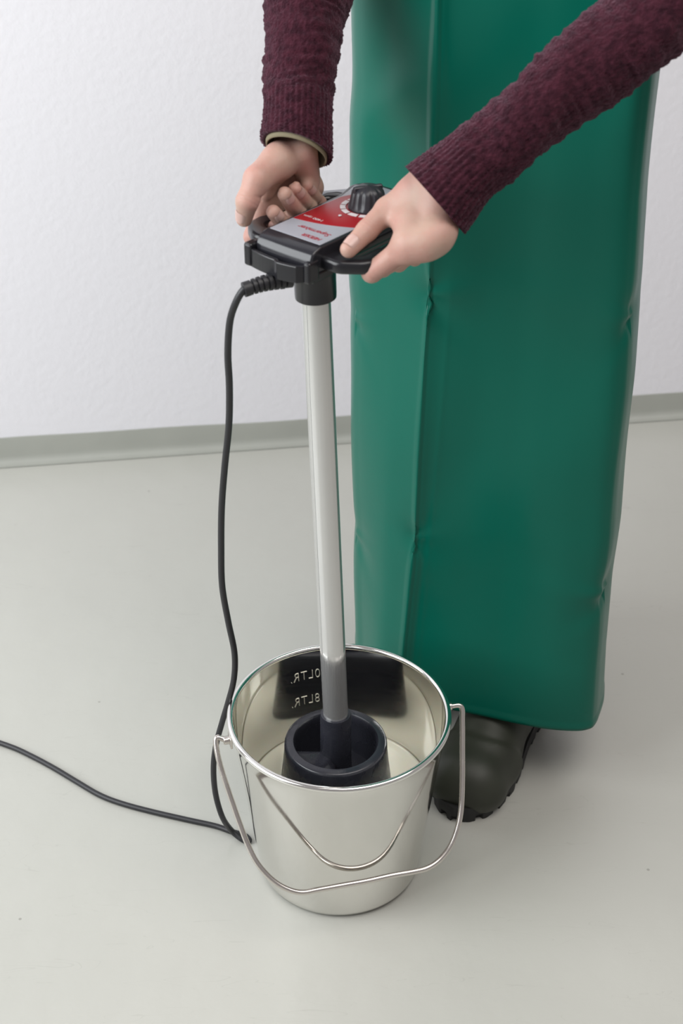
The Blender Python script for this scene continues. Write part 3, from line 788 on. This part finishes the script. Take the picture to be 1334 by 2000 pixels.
def pinch(x0, y0, z0, amp, r, wid, dirx=1., len_=.05):
    """kinked dent: sharp notch on a fold plus a crease running away from it"""
    global disp
    ds = (Xg-x0)+0*(Yg-y0); near = np.exp(-((Yg-y0)/.09)**2)
    rr = np.sqrt((ds/wid)**2+((Zg-z0)/r)**2)
    disp -= amp*np.exp(-rr**1.4)*near
    along = np.clip(ds*dirx/len_, 0, 1); zz = (Zg-z0-.10*ds*dirx)/(.006+.020*along)
    disp += .55*amp*np.exp(-zz**2)*np.exp(-2.2*along)*(ds*dirx > -.004)*near
    zz = (Zg-z0+.016+.05*along)/(.010+.03*along)
    disp -= .35*amp*np.exp(-zz**2)*np.exp(-1.6*along)*(ds*dirx > -.004)*near
pinch(.105, 1.722, .765, .0100, .022, .016, 1., .075)
pinch(.0977, 1.722, .402, .0085, .020, .014, 1., .055)
pinch(.349, 1.68, .757, .0070, .024, .012, -1., .05)
pinch(.362, 1.69, .345, .0080, .030, .013, -1., .10)
pinch(.020, 1.84, .68, .004, .03, .02, 1., .04)
pinch(.022, 1.84, .33, .004, .03, .02, 1., .04)
# faint press crease right of the ridge, broad soft undulations, hem welt
xc = np.interp(Zg, [.1, .5, .75], [.104, .125, .133])
disp += .0004*np.exp(-((Xg-xc)/.0035)**2)*np.clip((.80-Zg)/.1, 0, 1)*(Yg < 1.76)
disp += .0022*np.sin(Zg*9+Xg*22)*np.sin(Xg*15+Zg*3+1)+.0012*np.sin(Zg*23-Xg*31+.7)*np.sin(Zg*5+2)
# slanting drag folds high on the left panel
tl = np.clip((1.72-Yg)*0+(Yg-1.73)/.12, 0, 1)
disp += .005*np.exp(-((Zg-(.985+.9*(Xg-.06)))/.035)**2)*(Yg > 1.725)*np.sin(np.pi*np.clip((Xg-.0)/.105, 0, 1))
disp -= .006*np.exp(-((Zg-(.955-.5*(Xg-.05)))/.05)**2)*(Yg > 1.725)*np.sin(np.pi*np.clip((Xg-.0)/.105, 0, 1))
disp += .0009*((Zg-ZH) < .011)
G2 = G+nrm*disp[..., None]
ns = G.shape[1]
Fc = [(i*ns+k, i*ns+k+1, (i+1)*ns+k+1, (i+1)*ns+k) for i in range(NZ) for k in range(ns-1)]
ap = obj('apron', G2.reshape(-1, 3), Fc, M['green'], person, label='long green waterproof apron')
sm = ap.modifiers.new('thick', 'SOLIDIFY'); sm.thickness = .0016; sm.offset = -1
# --- rubber boots
def boot(toe, fdir):
    f = unit(A(*fdir, 0)); b_ = -f; w_ = A(f[1], -f[0], 0)*-1
    def Q(t, w, h): return A(toe[0], toe[1], 0)+b_*t+w_*w+A(0, 0, h)
    lo = np.minimum.reduce([Q(-.02, -.1, 0), Q(.36, -.1, 0), Q(-.02, .1, 0), Q(.36, .1, 0)]); hi = np.maximum.reduce([Q(-.02, -.1, 0), Q(.36, -.1, 0), Q(-.02, .1, 0), Q(.36, .1, 0)])
    lo[2] = .0; hi[2] = .36
    h = .0042; X = grid(lo, hi, h)
    parts = [(Q(.046, -.016, .034), Q(.048, .019, .033), .037, .037, .02), (Q(.055, 0, .038), Q(.130, 0, .050), .038, .045, .03),
             (Q(.085, -.016, .034), Q(.10, .019, .034), .039, .039, .02),
             (Q(.130, 0, .050), Q(.190, 0, .085), .045, .050, .03), (Q(.185, 0, .06), Q(.245, 0, .052), .042, .045, .03), (Q(.196, 0, .095), Q(.212, 0, .37), .053, .066, .03)]
    d = None
    for a, b, ra, rb, k in parts:
        q = sd_cone(X, a, b, ra, rb); d = q if d is None else smin(d, q, k)
    d = np.maximum(d, .012-X[..., 2]); d = np.maximum(d, X[..., 2]-.345)
    # moulded toe-cap seam
    t = (X-Q(0, 0, 0))@b_; wv = (X-Q(0, 0, 0))@w_
    d = d-.0035*(1/(1+np.exp((t-.088-.9*wv**2*8+.15*(X[..., 2]-.06))/.002)))
    v_, f_ = surface_nets(d, lo, h)
    up = fixn(obj('boot', v_, f_, M['boot'], person, label='olive rubber boot'))
    # sole outline
    out = []
    n = 260
    def half(t):
        return np.interp(t, [0, .008, .025, .05, .09, .13, .17, .21, .25, .275, .287, .29], [.0, .020, .037, .047, .0525, .050, .044, .041, .042, .036, .022, 0])
    L_ = .292
    s = np.linspace(0, 1, n//2)
    tt = .5*(1-np.cos(math.pi*s))*.29
    right = [(t, half(t)) for t in tt]; left = [(t, -half(t)) for t in tt[::-1][1:-1]]
    ol = right+left; m = len(ol)
    P2 = np.array(ol); nx = np.roll(P2, -1, 0)-np.roll(P2, 1, 0); nx = np.c_[nx[:, 1], -nx[:, 0]]; nx /= np.linalg.norm(nx, axis=1)[:, None]+1e-9
    if ((P2-P2.mean(0))*nx).sum() < 0: nx = -nx
    arc = np.r_[0, np.cumsum(np.linalg.norm(np.diff(P2, axis=0), axis=1))]
    V = []; Fc = []
    for j, (h_, g, notch) in enumerate(((.026, .0045, 0), (.020, .0065, 0), (.0115, .0065, 0), (.011, .0065, 1), (.0005, .0055, 1))):
        for i, (t, w) in enumerate(ol):
            nn = 0
            if notch and ((arc[i] % .030) < .010 or .150 < t < .190): nn = .0055
            v = P2[i]+nx[i]*(g-nn)
            hh = h_ if not (notch and .155 < t < .19 and h_ < .01) else .010
            V.append(Q(v[0], v[1], hh))
    for j in range(4):
        for i in range(m):
            i2 = (i+1) % m; Fc.append((j*m+i, j*m+i2, (j+1)*m+i2, (j+1)*m+i))
    Fc.append(tuple(range(m))); Fc.append(tuple(4*m+i for i in range(m)))
    autosmooth(fixn(obj('sole', V, Fc, M['sole'], up, label='black lugged sole')), 30)
boot((.160, 1.602), (-.435, -.90))
boot((.075, 1.80), (-.40, -.92))
